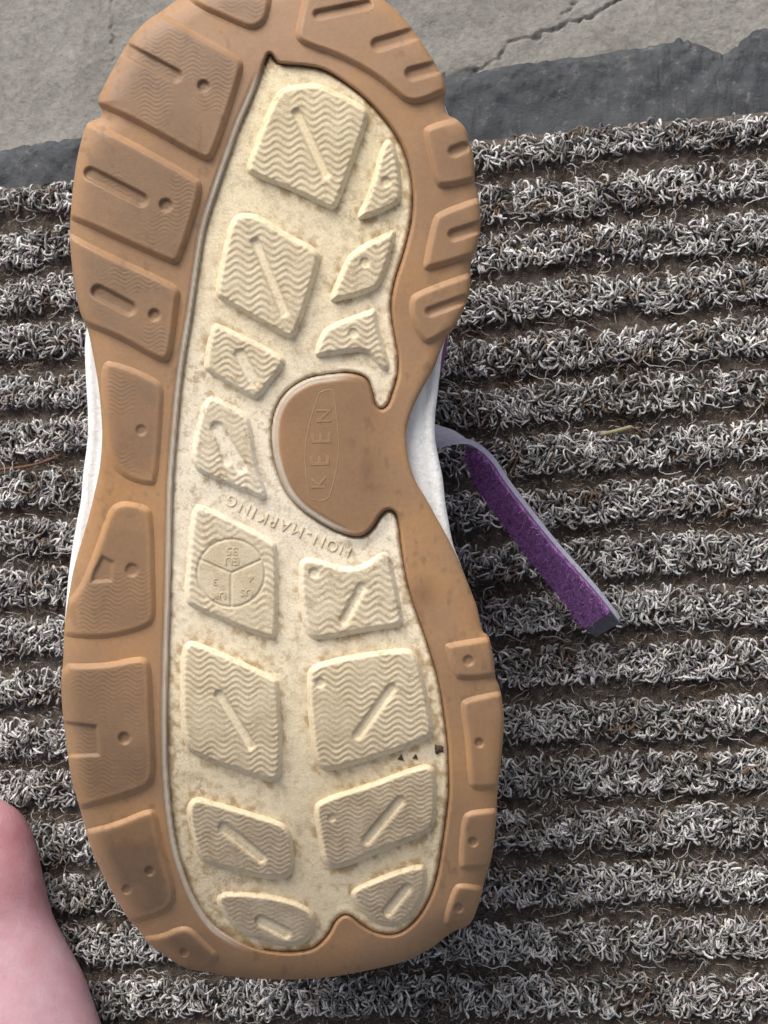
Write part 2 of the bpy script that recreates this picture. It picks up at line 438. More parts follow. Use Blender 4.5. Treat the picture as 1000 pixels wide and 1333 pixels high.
# ------------------------------------------------------------------ the sandal, sole up
OUT = catmull([(228, 2), (210, 15), (192, 27), (174, 45), (159, 69), (144, 96), (132, 120), (128, 133), (133, 144), (130, 154), (116, 159), (109, 174),
    (102, 201), (97, 231), (93, 270), (91, 306), (94, 345), (99, 380), (105, 407), (114, 428), (120, 455), (127, 494), (132, 536), (133, 572),
    (130, 608), (124, 638), (117, 668), (107, 703), (96, 742), (89, 781), (84, 820), (82, 862), (80, 889), (82, 928), (87, 970), (93, 1012),
    (102, 1044), (111, 1077), (120, 1107), (135, 1140), (150, 1167), (165, 1193), (180, 1210), (192, 1226), (213, 1242), (240, 1259), (270, 1265),
    (300, 1271), (360, 1275), (420, 1273), (480, 1263), (528, 1251), (560, 1235), (588, 1214), (611, 1203), (623, 1177), (631, 1146), (641, 1110),
    (646, 1065), (648, 1026), (652, 990), (656, 940), (654, 916), (650, 893), (645, 882), (642, 856), (636, 829), (628, 820), (621, 790), (612, 766), (600, 736),
    (586, 706), (568, 673), (553, 646), (541, 626), (532, 599), (529, 572), (530, 554), (538, 530), (550, 506), (565, 479), (574, 456), (581, 440),
    (590, 428), (602, 406), (611, 380), (613, 345), (620, 324), (625, 300), (625, 276), (622, 253), (618, 238), (617, 210), (611, 186), (606, 168), (595, 156),
    (583, 149), (578, 134), (580, 120), (577, 102), (565, 81), (550, 57), (535, 36), (520, 18), (499, 0), (470, -14), (425, -24), (370, -20), (352, -19), (330, -22), (270, -18)], 4)
INN = catmull([(351, 71), (358, 79), (366, 84), (400, 87), (424, 93), (451, 110), (475, 129), (499, 155), (517, 180), (529, 207), (535, 234), (537, 264), (534, 294),
    (525, 330), (514, 365), (509, 392), (510, 416), (514, 440), (518, 466), (517, 489), (511, 510), (505, 526), (497, 532), (490, 527), (486, 512), (480, 496), (469, 488),
    (451, 485), (430, 487), (406, 491), (386, 500), (370, 514), (359, 533), (354, 557), (355, 587), (362, 616), (373, 641), (391, 662), (415, 679), (439, 692),
    (460, 699), (475, 697), (487, 686), (496, 672), (505, 665), (514, 669), (519, 686), (522, 712), (528, 750), (537, 784), (549, 817), (561, 853), (572, 895),
    (579, 940), (583, 980), (584, 1030), (581, 1060), (576, 1096), (570, 1134), (561, 1164), (546, 1191), (528, 1209), (510, 1216), (489, 1213), (471, 1203), (457, 1192),
    (446, 1191), (436, 1200), (427, 1216), (411, 1232), (390, 1238), (360, 1238), (330, 1232), (300, 1218), (276, 1200), (256, 1170), (243, 1140), (232, 1104),
    (225, 1062), (220, 1005), (219, 960), (219, 910), (221, 832), (223, 760), (225, 670), (226, 630), (229, 590), (234, 530), (241, 470), (251, 410), (259, 355), (268, 300),
    (282, 254), (297, 210), (314, 162), (327, 132), (339, 102), (345, 84)], 4)
MID = catmull([(240, 14), (190, 66), (152, 130), (118, 200), (104, 300), (112, 400), (113, 428), (111, 449), (111.5, 476), (113, 506), (115, 542), (114, 578), (109, 614), (106, 650),
    (101, 677), (95, 711), (90, 748), (87, 781), (85, 820), (88, 880), (98, 980), (120, 1080), (150, 1150), (200, 1215), (280, 1250), (370, 1260), (470, 1250), (560, 1210),
    (612, 1150), (632, 1060), (640, 960), (633, 870), (616, 790), (602, 742), (590, 710), (583, 675), (579, 650), (576, 622), (571, 598), (566.5, 572), (566, 545), (569, 515), (573, 480),
    (576, 455), (584, 425), (602, 360), (610, 280), (596, 190), (566, 110), (520, 40), (440, -8), (340, -8)], 4)

def zc(x, y):
    """the sole's own curve in pixels of height: toe and heel bend away, the edges dip a little"""
    return -104 * np.clip((y - 840) / 420, 0, None) ** 2 - 26 * np.clip((190 - y) / 220, 0, None) ** 2 - 9 * ((x - 350) / 270) ** 2

def to_local(x, y, z):
    """pixel of the photograph and height above the sole plane (pixels) -> metres in the sole's frame"""
    d = DEP - z * DEP / F
    return np.stack([(x - CX) / F * d, -(y - CY) / F * d, z * DEP / F], -1)

S_ORG = CAM + FWD * DEP
SOLE = Matrix(((RGT[0], UPV[0], -FWD[0], S_ORG[0]), (RGT[1], UPV[1], -FWD[1], S_ORG[1]), (RGT[2], UPV[2], -FWD[2], S_ORG[2]), (0, 0, 0, 1)))
sandal = bpy.data.objects.new('sandal', None); COL.objects.link(sandal)
sandal.location = (float(S_ORG[0]), float(S_ORG[1]), RIBTOP)
SOLE_LOCAL = Matrix.Translation(-sandal.location) @ SOLE
tag(sandal, 'upturned sandal showing its tan and cream rubber sole, purple strap hanging to the right', 'sandal')

def part(name, me, mat, parent=sandal):
    o = link(name, me, mat, parent)
    if parent is sandal: o.matrix_basis = SOLE_LOCAL
    return o

def sdf_grid(name, dfun, zfun, box, s, cfun):
    xs = np.arange(box[0], box[2] + s, s); ys = np.arange(box[1], box[3] + s, s)
    X, Y = np.meshgrid(xs, ys); D = dfun(X, Y)
    ins = D < 0
    cell = ins[:-1, :-1] | ins[:-1, 1:] | ins[1:, :-1] | ins[1:, 1:]
    used = np.zeros(D.shape, bool)
    for a, b in ((0, 0), (0, 1), (1, 0), (1, 1)):
        used[a:a + cell.shape[0], b:b + cell.shape[1]] |= cell
    gy, gx = np.gradient(D, s); gl = np.hypot(gx, gy) + 1e-9; gx /= gl; gy /= gl
    o = used & ~ins
    X = np.where(o, X - gx * D, X); Y = np.where(o, Y - gy * D, Y)
    idx = np.full(D.shape, -1); idx[used] = np.arange(used.sum())
    x, y = X[used], Y[used]; z = zfun(x, y); c = cfun(x, y, z)
    i = idx
    q = np.stack([i[:-1, :-1], i[1:, :-1], i[1:, 1:], i[:-1, 1:]], -1)[cell]
    return mesh_from(name, to_local(x, y, z), q, c)

# --- tan rim -----------------------------------------------------------------------------------
RIM_H = 9.0
def roll_radius(x, y):
    arch = np.exp(-((y - 580) / 120) ** 2)
    left = (34 - 14 * ss(200, 480, x)) * (1 - .72 * arch)
    return left + 24 * ss(1050, 1220, y)
def rim_z(x, y):
    do = -sdf(OUT, x, y); di = sdf(INN, x, y)
    R = roll_radius(x, y); t = np.clip(1 - do / R, 0, 1)
    z = RIM_H - .55 * R * (1 - np.sqrt(np.clip(1 - t * t, 0, 1)))
    wide = np.where((x < 352), ss(80, 125, y), 0.) * np.where(y > 1100, ss(340, 270, x), 1.) + np.where((x > 340) & (y > 478) & (y < 705), ss(470, 425, x), 0.); wide = np.clip(wide, 0, 1)
    wall = wide * (.86 * ss(0, 2.2, di) + .14 * ss(7.0, 10.5, di)) + (1 - wide) * ss(0, 4.0, di) ** .8
    z = z - (RIM_H + 7) * (1 - wall)
    # soft hollow along the plate on the right and at the bottom
    return z + zc(x, y), do, di, wide
TAN = np.array((.36, .220, .122)); PALE = np.array((.56, .50, .41))
def tan_col(x, y, wear=None):
    n1 = fbm(x / 90 + 3, y / 90 + 3, 101, 3); n2 = fbm(x / 30 + 3, y / 30 + 3, 105, 4)
    c = TAN[None] * (.84 + .30 * n1)[:, None]
    org = ss(.45, .75, n1) * .35 + .45 * np.exp(-((x - 150) / 40) ** 2 - ((y - 620) / 120) ** 2)
    c = c * (1 - org[:, None]) + org[:, None] * np.array((.42, .228, .092))
    pink = .45 * ss(330, 120, y) * ss(.4, .7, n2)
    c = c * (1 - pink[:, None]) + pink[:, None] * np.array((.39, .245, .150))
    br = .5 * np.exp(-((x - 552) / 14) ** 2 - ((y - 775) / 18) ** 2) + .45 * np.exp(-((x - 478) / 8) ** 2 - ((y - 610) / 16) ** 2) \
        + .4 * np.exp(-((x - 482) / 12) ** 2 - ((y - 634) / 6) ** 2) + .4 * np.exp(-((x - 518) / 5) ** 2 - ((y - 641) / 4) ** 2) + .45 * ss(30, 5, y) * ss(.4, .7, n2)
    c = c * (1 - br[:, None]) + br[:, None] * np.array((.15, .080, .038))
    bl = .5 * ss(540, 470, x) * ss(350, 375, x) * ss(480, 500, y) * ss(705, 680, y)
    c = c * (1 - bl[:, None]) + bl[:, None] * np.array((.225, .135, .075))
    sc = .40 * ss(.60, .75, fbm(x / 9 + 30, y / 14 + 30, 191, 4)) * ss(.45, .65, fbm(x / 60 + 5, y / 60 + 5, 195, 2))      # scuffs
    return c * (1 - sc[:, None]) + sc[:, None] * np.array((.17, .105, .062))
def rim_d(x, y): return np.maximum(sdf(OUT, x, y), -sdf(INN, x, y) - 4.5)
def rim_c(x, y, z):
    c = tan_col(x, y); _, do, di, wide = rim_z(x, y)
    p = wide * ss(9.5, 7.5, di) * (.65 + .35 * fbm(x / 20, y / 20, 111, 2))
    c = c * (1 - p[:, None]) + p[:, None] * PALE
    k = ss(1.2, .2, di)[:, None] * (.72 - .45 * wide[:, None])                      # crevice shadow painted dark brown into the seam
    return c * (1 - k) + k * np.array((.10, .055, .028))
rim = part('outsole', sdf_grid('outsole', rim_d, lambda x, y: rim_z(x, y)[0], (70, -30, 665, 1285), 1.9, rim_c), M['gum'])

# side wall of the outsole
def wall_strip(name, poly, ztop, levels, mat, parent, col, lip=0.0):
    c = poly.mean(0); rows = []
    nrm = np.roll(poly, -1, 0) - np.roll(poly, 1, 0); nrm = np.stack([nrm[:, 1], -nrm[:, 0]], 1)
    nrm /= np.linalg.norm(nrm, axis=1, keepdims=True) + 1e-9
    sgn = np.sign(((poly - c) * nrm).sum(1).mean()); nrm *= sgn
    for dz, off in levels:
        q = poly + nrm * off; rows.append(to_local(q[:, 0], q[:, 1], ztop + dz))
    V = np.stack(rows); a, b = V.shape[:2]; I = np.arange(a * b).reshape(a, b); J = np.roll(I, -1, 1)
    Fq = np.stack([I[:-1], I[1:], J[1:], J[:-1]], -1).reshape(-1, 4)
    return part(name, mesh_from(name, V.reshape(-1, 3), Fq, col), mat, parent)
zo = rim_z(OUT[:, 0], OUT[:, 1])[0]
wall_strip('side_wall', OUT, zo, [(.0, 0), (-6, -.6), (-20, -2), (-60, -6)], M['gum'], rim, TAN * .95)

# --- lugs of the rim: (polygon, slots, dots, height) -------------------------------------------------
RIM_LUGS = [
 ([(236, -30), (240, 3), (309, 34), (327, 41), (346, 33), (354, 14), (358, -30)], [], [], 7),
 ([(180, 0), (210, 14), (228, 25), (264, 45), (311, 71), (319, 82), (316, 100), (283, 200), (272, 212), (256, 207), (180, 163), (133, 142), (115, 138), (110, 80)], [((160, 62), (228, 98), 14)], [(265, 112, 9)], 8),
 ([(80, 155), (115, 157), (136, 162), (258, 229), (265, 240), (262, 262), (238, 338), (229, 346), (217, 343), (105, 292), (75, 282)], [((118, 226), (184, 260), 14)], [(216, 267, 10)], 8),
 ([(75, 292), (104, 309), (150, 332), (227, 367), (237, 378), (234, 395), (226, 462), (217, 474), (203, 471), (159, 445), (118, 428), (75, 414)], [((128, 380), (168, 401), 15)], [(201, 410, 9)], 8),
 ([(129, 466), (160, 471), (204, 490), (216, 503), (214, 540), (208, 628), (198, 636), (160, 626), (138, 600), (130, 530)], [], [(184, 560, 8)], 4),
 ([(150, 653), (166, 650), (195, 657), (202, 672), (204, 770), (205, 803), (196, 819), (150, 832), (108, 834), (60, 826), (70, 790), (100, 770), (124, 709), (139, 664)], [([(133, 722), (149, 731), (146, 757), (118, 759), (121, 745)], 0, 0)], [(172, 742, 10)], 5),
 ([(60, 862), (135, 863), (177, 853), (192, 855), (199, 868), (201, 940), (205, 1008), (196, 1026), (174, 1036), (120, 1052), (80, 1062)], [([(60, 936), (127, 944), (131, 984), (60, 987)], 0, 0)], [(162, 961, 9)], 7),
 ([(95, 1082), (118, 1077), (150, 1069), (194, 1050), (205, 1055), (210, 1080), (214, 1100), (232, 1160), (227, 1183), (208, 1195), (172, 1205), (130, 1210)], [], [(195, 1134, 7), (165, 1158, 7)], 6),
 ([(165, 1222), (190, 1217), (212, 1214), (232, 1204), (250, 1205), (270, 1226), (291, 1245), (272, 1264), (255, 1290), (150, 1270)], [], [(240, 1240, 6)], 6),
 ([(398, -40), (390, 10), (383, 38), (384, 52), (396, 61), (439, 75), (484, 99), (508, 119), (530, 137), (552, 135), (579, 122), (605, 118), (600, 40), (500, -40)],
     [((414, 19), (478, 6), 9), ((492, 58), (560, 38), 14), ((536, 96), (590, 82), 14)], [], 8),
 ([(549, 172), (553, 163), (588, 152), (620, 150), (640, 233), (618, 238), (575, 247), (565, 241), (556, 205)], [((591, 197), (604, 192), 11)], [], 7),
 ([(562, 284), (570, 274), (622, 255), (645, 252), (640, 330), (613, 337), (558, 354), (549, 350), (552, 330)], [((591, 306), (640, 290), 12)], [], 7),
 ([(531, 392), (538, 379), (610, 353), (635, 350), (640, 420), (590, 432), (560, 450), (550, 448), (537, 428), (531, 410)], [((560, 406), (604, 390), 9)], [], 6),
 ([(576, 840), (584, 835), (630, 828), (660, 822), (670, 880), (643, 884), (598, 888), (588, 879)], [], [(610, 860, 8)], 6),
 ([(597, 918), (604, 907), (651, 898), (680, 892), (680, 1028), (645, 1029), (612, 1031), (607, 1010), (604, 960)], [], [(624, 967, 7)], 6),
 ([(599, 1066), (607, 1054), (645, 1050), (670, 1050), (665, 1132), (636, 1133), (598, 1136), (595, 1120)], [], [(616, 1096, 7)], 6),
 ([(587, 1156), (597, 1147), (630, 1152), (655, 1156), (640, 1205), (612, 1205), (588, 1208), (573, 1204)], [], [(597, 1182, 7)], 6),
]
def wavef(x, y, per, lam=27., amp=4.5, ph=0.):
    w = (y + amp * np.sin(2 * math.pi * x / lam + ph) + 3 * (fbm(x / 60, y / 60, 121, 2) - .5)) / per
    return .5 + .5 * np.cos(2 * math.pi * w)
def dots_slots(x, y, slots, dots, depth, soft=3.0):
    cut = np.zeros_like(x)
    for a, b, w in slots:
        if w > 0: cut = np.maximum(cut, 1 - ss(w / 2 - soft, w / 2 + soft * .4, seg_dist(x, y, a, b)))
        else: cut = np.maximum(cut, 1 - ss(-soft, soft * .3, sdf(np.array(a), x, y)))
    for cx, cy, r in dots: cut = np.maximum(cut, .8 * (1 - ss(r * .55, r, np.hypot(x - cx, y - cy))))
    return cut * depth
for i, (pl, slots, dots, h) in enumerate(RIM_LUGS):
    P = smooth_poly(pl, 2)
    def lug_d(x, y, P=P): return np.maximum(sdf(P, x, y), sdf(OUT, x, y) - .3)
    def lug_z(x, y, P=P, slots=slots, dots=dots, h=h, i=i):
        zb = rim_z(x, y)[0]; d = -sdf(P, x, y); do = -sdf(OUT, x, y)
        up = ss(-1, 9.5, d) ** .8; h = h * 1.2
        wv = (wavef(x, y, 5.8, 31, 3.6, i) - .5) * .38 * ss(5, 12, d) * ss(4, 14, do) * ss(.35, .6, fbm(x / 40 + i, y / 40, 131, 2)) * (1 if y.mean() < 980 and x.mean() < 400 else .15)
        return zb - 1.5 + (h + 1.5) * up + wv - np.minimum(dots_slots(x, y, [(a, b, w + 4 if w else 0) for a, b, w in slots], dots, h * .62, 4.0), h * .62) * ss(0, 4, d + 10) - 2.0 * (1 - ss(-.3, 3, do))
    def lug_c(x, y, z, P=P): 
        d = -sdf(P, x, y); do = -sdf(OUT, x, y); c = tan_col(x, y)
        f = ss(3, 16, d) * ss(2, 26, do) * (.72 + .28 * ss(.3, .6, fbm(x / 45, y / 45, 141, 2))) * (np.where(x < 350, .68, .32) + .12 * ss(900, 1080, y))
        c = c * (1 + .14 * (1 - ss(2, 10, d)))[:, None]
        grime_and_shade = np.array((.205, .133, .082)) * (1 - .32 * ss(920, 1080, y))[:, None]  # dirt film, with the toe's shade painted in as a darker tone
        return c * (1 - f[:, None]) + f[:, None] * grime_and_shade
    lo = P.min(0) - 3; hi = P.max(0) + 3
    lo = np.maximum(lo, OUT.min(0) - 2); hi = np.minimum(hi, OUT.max(0) + 2)
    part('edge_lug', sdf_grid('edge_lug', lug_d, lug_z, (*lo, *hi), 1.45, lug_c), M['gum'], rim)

# --- cream tread plate ---------------------------------------------------------------------------------
CREAM = np.array((.81, .705, .515)); WORN = np.array((.54, .445, .30))
def cream_col(x, y, face):
    n1 = fbm(x / 70 + 8, y / 70 + 8, 151, 3); n2 = fbm(x / 16 + 8, y / 16 + 8, 155, 4)
    c = np.repeat(CREAM[None], len(x), 0)
    yel = ss(470, 120, y) * (.35 + .6 * n1)
    c = c * (1 - yel[:, None] * .6) + yel[:, None] * .6 * np.array((.80, .69, .44))
    wht = np.exp(-((y - 640) / 170) ** 2) * (.5 + .5 * n1)
    c = c * (1 - wht[:, None] * .65) + wht[:, None] * .65 * np.array((.84, .80, .72))
    low = ss(860, 1180, y) * (.35 + .6 * n1)
    c = c * (1 - low[:, None] * .55) + low[:, None] * .55 * np.array((.60, .475, .30))
    w = face * (.55 + .75 * n2) * (.72 + .28 * ss(820, 1100, y))
    w = np.clip(w, 0, 1)[:, None]
    grey = ss(900, 1120, y)[:, None]
    return c * (1 - w) + w * (WORN * (1 - grey) + grey * np.array((.40, .32, .23)))
def plate_z(x, y):
    d = -sdf(INN, x, y)
    return zc(x, y) + (fbm(x / 25, y / 25, 161, 3) - .5) * 1.3 + 1.6 * ss(14, 5, d) * (x > 440) - np.where(x < 345, 3, 8) * ss(3.0, .2, d)
LUGS = [
 ([(346, 152), (360, 122), (372, 113), (412, 107), (442, 122), (472, 137), (480, 147), (476, 166), (460, 211), (443, 258), (436, 273), (426, 271), (385, 250), (330, 229), (320, 221), (330, 193)], [((387, 148), (424, 227), 9)], [], 12, 9.3),
 ([(498, 184), (511, 182), (520, 210), (524, 256), (517, 268), (470, 287), (464, 282), (481, 252)], [], [(503, 237, 8)], 11, 9),
 ([(505, 302), (515, 299), (512, 325), (497, 368), (487, 379), (434, 394), (429, 388), (449, 342), (458, 327)], [], [(475, 342, 8)], 11, 9),
 ([(301, 284), (317, 277), (340, 281), (370, 303), (409, 322), (417, 333), (413, 352), (389, 429), (380, 441), (369, 437), (289, 391), (280, 382), (288, 340)], [((333, 316), (370, 406), 9)], [], 12, 9.3),
 ([(489, 401), (491, 419), (497, 445), (507, 470), (506, 481), (498, 482), (484, 465), (474, 457), (454, 458), (415, 465), (409, 460), (417, 437), (426, 424), (480, 404)], [], [(460, 434, 8)], 10, 8.5),
 ([(276, 420), (290, 424), (365, 461), (373, 472), (357, 492), (337, 519), (326, 518), (271, 485), (265, 476)], [((313, 462), (330, 496), 12)], [], 10, 8.5),
 ([(266, 514), (290, 520), (321, 538), (328, 555), (334, 605), (349, 645), (342, 652), (328, 644), (263, 618), (251, 605), (250, 582)], [((283, 558), (313, 608), 14), ((283, 556), (296, 600), 10)], [], 10, 8.5),
 ([(250, 660), (263, 656), (355, 702), (362, 714), (362, 828), (352, 834), (249, 791), (240, 780), (244, 730)], [], [], 11, 9.5),
 ([(236, 846), (246, 834), (260, 837), (354, 879), (365, 891), (368, 1004), (358, 1019), (340, 1014), (256, 986), (240, 968), (235, 930)], [((286, 905), (326, 970), 9)], [], 12, 7.8),
 ([(389, 735), (395, 727), (414, 727), (447, 740), (474, 736), (497, 718), (507, 721), (511, 739), (526, 808), (522, 816), (480, 821), (414, 834), (399, 827), (391, 790)], [((471, 765), (448, 808), 9)], [(409, 746, 8)], 11, 9.5),
 ([(399, 880), (406, 866), (450, 854), (526, 843), (541, 850), (550, 874), (565, 948), (561, 962), (510, 980), (430, 1005), (413, 998), (405, 965)], [((510, 896), (466, 957), 9)], [(417, 889, 8)], 12, 8.0),
 ([(243, 1050), (254, 1038), (270, 1041), (355, 1066), (377, 1076), (383, 1110), (382, 1136), (366, 1145), (335, 1142), (270, 1126), (256, 1113), (247, 1080)], [((292, 1078), (340, 1117), 11)], [], 12, 6.2),
 ([(408, 1052), (418, 1040), (480, 1021), (546, 996), (562, 996), (568, 1008), (568, 1066), (560, 1084), (504, 1105), (441, 1132), (422, 1126), (416, 1098)], [((521, 1043), (478, 1094), 9)], [(432, 1065, 6)], 12, 6.0),
 ([(280, 1172), (290, 1160), (350, 1164), (394, 1176), (412, 1192), (409, 1216), (392, 1231), (360, 1231), (322, 1219), (294, 1196)], [((340, 1199), (372, 1215), 11)], [], 11, 6.0),
 ([(455, 1162), (470, 1151), (546, 1123), (556, 1132), (554, 1162), (543, 1186), (527, 1202), (504, 1207), (483, 1198), (464, 1180)], [((530, 1157), (505, 1187), 9)], [], 11, 6.0),
]
LPOLY = [smooth_poly(l[0], 2) for l in LUGS]
def plate_c(x, y, z):
    d = np.full(x.shape, 99.)
    for P in LPOLY:
        m = (x > P[:, 0].min() - 20) & (x < P[:, 0].max() + 20) & (y > P[:, 1].min() - 20) & (y < P[:, 1].max() + 20)
        if m.any(): d[m] = np.minimum(d[m], sdf(P, x[m], y[m]))
    c = cream_col(x, y, np.zeros_like(x)); n = fbm(x / 8 + 3, y / 8 + 3, 181, 4); nb = fbm(x / 70 + 30, y / 70 + 3, 185, 2)
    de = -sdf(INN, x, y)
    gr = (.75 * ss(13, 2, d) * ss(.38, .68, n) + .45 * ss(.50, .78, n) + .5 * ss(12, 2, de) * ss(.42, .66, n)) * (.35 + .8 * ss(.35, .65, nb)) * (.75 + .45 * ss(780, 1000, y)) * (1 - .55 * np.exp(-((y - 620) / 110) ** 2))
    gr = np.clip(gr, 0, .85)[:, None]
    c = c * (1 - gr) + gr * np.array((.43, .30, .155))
    sp = .6 * np.exp(-((x - 389) / 6) ** 2 - ((y - 1080) / 8) ** 2)[:, None] * (.4 + n[:, None])
    return c * (1 - sp) + sp * np.array((.20, .12, .06))
plate = part('tread_plate', sdf_grid('tread_plate', lambda x, y: sdf(INN, x, y) + np.where(x < 345, -1.0, .2), plate_z, (205, 60, 600, 1250), 2.6, plate_c), M['cream'])
DIAL = (301.0, 746.0, 44.0)
def dial_cut(x, y):
    r = np.hypot(x - DIAL[0], y - DIAL[1]); flat = 1 - ss(DIAL[2] - 1, DIAL[2] + 2, r)
    gr = 1 - ss(.8, 2.2, np.abs(r - DIAL[2]))
    for a in (math.radians(90), math.radians(-24), math.radians(204)):
        e = (DIAL[0] + DIAL[2] * math.cos(a), DIAL[1] + DIAL[2] * math.sin(a))
        gr = np.maximum(gr, 1 - ss(.8, 2.0, seg_dist(x, y, DIAL[:2], e)))
    return flat, gr
for i, (pl, slots, dots, h, per) in enumerate(LUGS):
    P = smooth_poly(pl, 2); dial = i == 7
    def lug_d(x, y, P=P): return sdf(P, x, y) - 2.5
    def lug_z(x, y, P=P, slots=slots, dots=dots, h=h, per=per, i=i, dial=dial):
        d = -sdf(P, x, y) + 2.5; up = ss(0, 9.0, d) ** .8
        wv = (wavef(x, y, per, 32 if per > 7 else 27, 4.2 if per > 7 else 3.0, i * 1.3) - .75) * (1.05 if per > 7 else .7) * ss(3, 8, d) * (.35 + .65 * ss(.28, .55, fbm(x / 34 + i, y / 34, 165, 3)))
        cut = dots_slots(x, y, [(a, b, w + 5) for a, b, w in slots], dots, h * .42, 4.5)
        z = zc(x, y) - 1.5 + (h + 1.5) * up
        if dial:
            fl, gr = dial_cut(x, y); wv = wv * (1 - fl) - .2 * fl - 1.6 * gr
        return z + wv * (1 - cut / (h * .42)) - cut
    def lug_c(x, y, z, P=P, slots=slots, dots=dots, per=per):
        d = -sdf(P, x, y); face = ss(3, 8, d) * (1 - dots_slots(x, y, [(a, b, w + 3) for a, b, w in slots], dots, 1.2))
        c = cream_col(x, y, face * .95)
        return c
    lo = P.min(0) - 6; hi = P.max(0) + 6
    o = part('lug', sdf_grid('lug', lug_d, lug_z, (*lo, *hi), 1.22, lug_c), M['cream'], plate)

# --- raised lettering -----------------------------------------------------------------------------------
def letter(ch, cx, cy, size, ang, z, mat, parent, sx=1.0, name='letter', raise_=1.3, col=CREAM, bold=.0):
    cu = bpy.data.curves.new('t', 'FONT'); cu.body = ch; cu.size = size; cu.extrude = raise_; cu.bevel_depth = .35; cu.bevel_resolution = 1
    cu.offset = bold; cu.align_x = 'CENTER'; cu.align_y = 'CENTER'; cu.resolution_u = 3
    ob = bpy.data.objects.new('t', cu); COL.objects.link(ob)
    bpy.context.view_layer.update()
    me = bpy.data.meshes.new_from_object(ob.evaluated_get(bpy.context.evaluated_depsgraph_get()))
    bpy.data.objects.remove(ob); bpy.data.curves.remove(cu)
    v = np.zeros(len(me.vertices) * 3, np.float32); me.vertices.foreach_get('co', v); v = v.reshape(-1, 3)
    v[:, 0] *= sx; ca, sa = math.cos(ang), math.sin(ang)
    x = cx + v[:, 0] * ca - v[:, 1] * sa; y = cy - (v[:, 0] * sa + v[:, 1] * ca)
    zz = z(x, y) + v[:, 2]
    me.vertices.foreach_set('co', to_local(x, y, zz).astype(np.float32).ravel())
    at = me.color_attributes.new('tint', 'FLOAT_COLOR', 'POINT')
    c = np.ones((len(v), 4), np.float32); c[:, :3] = col; at.data.foreach_set('color', c.ravel())
    me.name = name; me.update()
    return part(name, me, mat, parent)
for ch, x, y in [('N', 450, 716), ('O', 433, 710), ('N', 416, 703), ('-', 402, 696), ('M', 388, 690), ('A', 371, 684), ('R', 356, 678), ('K', 343, 673), ('I', 331, 667), ('N', 319, 661), ('G', 302, 652)]:
    letter(ch, x, y, 21, math.radians(157), lambda x, y: zc(x, y) + .1, M['cream'], plate, .95, raise_=.9, col=CREAM * .9, bold=-.25)
for txt, x, y, s in [('EU', 302, 730, 15), ('35', 302, 717, 15), ('UK', 285, 775, 13), ('3', 280, 757, 13), ('US', 321, 771, 13), ('4', 327, 752, 13)]:
    letter(txt, x, y, s, math.radians(180), lambda x, y: zc(x, y) + 10.6, M['cream'], plate, 1.1, 'size_mark', .55, WORN * 1.1, .0)
for ch, x, y, s, sx in [('K', 416, 629, 25, .95), ('E', 418, 600, 36, .85), ('E', 420, 571, 36, .85), ('N', 423, 541, 27, .95)]:
    letter(ch, x, y, s, math.radians(92), lambda x, y: zc(x, y) + RIM_H - .5, M['gum'], rim, sx, 'letter', .65, TAN * .9, .1)
def ridge(pts, parent, mat, r=1.1, z0=RIM_H - .65, col=TAN):
    p = catmull(pts, 8, False); P = to_local(p[:, 0], p[:, 1], zc(p[:, 0], p[:, 1]) + z0)[None]
    V, Fq, C = tubes(P, np.full((1, len(p)), r * DEP / F), np.array([col]), 6)
    return part('raised_outline', mesh_from('raised_outline', V, Fq, C), mat, parent)
ridge([(416, 512), (424, 508), (434, 511), (438, 540), (441, 572), (439, 604), (431, 640), (424, 650), (410, 651), (402, 644), (398, 610), (398, 580), (404, 548), (412, 522), (416, 512)], rim, M['gum'])

# --- midsole and upper -----------------------------------------------------------------------------------
def mid_z(x, y):
    d = -sdf(MID, x, y); t = np.clip(1 - d / 10, 0, 1)
    return zc(x, y) - 14 - 8 * (1 - np.sqrt(1 - t * t)) - 4 * np.exp(-((d - 14) / 5) ** 2)
mid = part('midsole', sdf_grid('midsole', lambda x, y: sdf(MID, x, y), mid_z, (75, -20, 650, 1270), 4.5, lambda x, y, z: np.full((len(x), 3), .85)), M['white'])
zm = mid_z(MID[:, 0], MID[:, 1])
wall_strip('side_wall', MID, zm, [(0, 0), (-8, .4), (-60, -3), (-110, -14)], M['white'], mid, (.85, .85, .85))

def upper():
    p = MID[::4]; c = p.mean(0); rows = []
    zt = mid_z(p[:, 0], p[:, 1]) - 95
    top = to_local(*( (p - c) * .95 + c).T, zt)
    for f, s in ((0, .87), (.25, .87), (.6, .80), (.9, .62), (1.0, .5)):
        q = (p - c) * s + c
        a = to_local(q[:, 0], q[:, 1], zt)
        w = np.array([SOLE @ Vector(v) for v in a]); low = np.array(SOLE @ Vector((0, 0, 0)))
        w = w - (w[:, 2:3] - RIBTOP + .0008) * f * np.array([0, 0, 1])
        iv = SOLE.inverted(); rows.append(np.array([iv @ Vector(v) for v in w]))
    rows.append(rows[-1].mean(0)[None].repeat(len(p), 0))
    V = np.stack(rows); a, b = V.shape[:2]; I = np.arange(a * b).reshape(a, b); J = np.roll(I, -1, 1)
    Fq = np.stack([I[:-1], I[1:], J[1:], J[:-1]], -1).reshape(-1, 4)
    part('upper', mesh_from('upper', V.reshape(-1, 3), Fq), M['upper'])
upper()

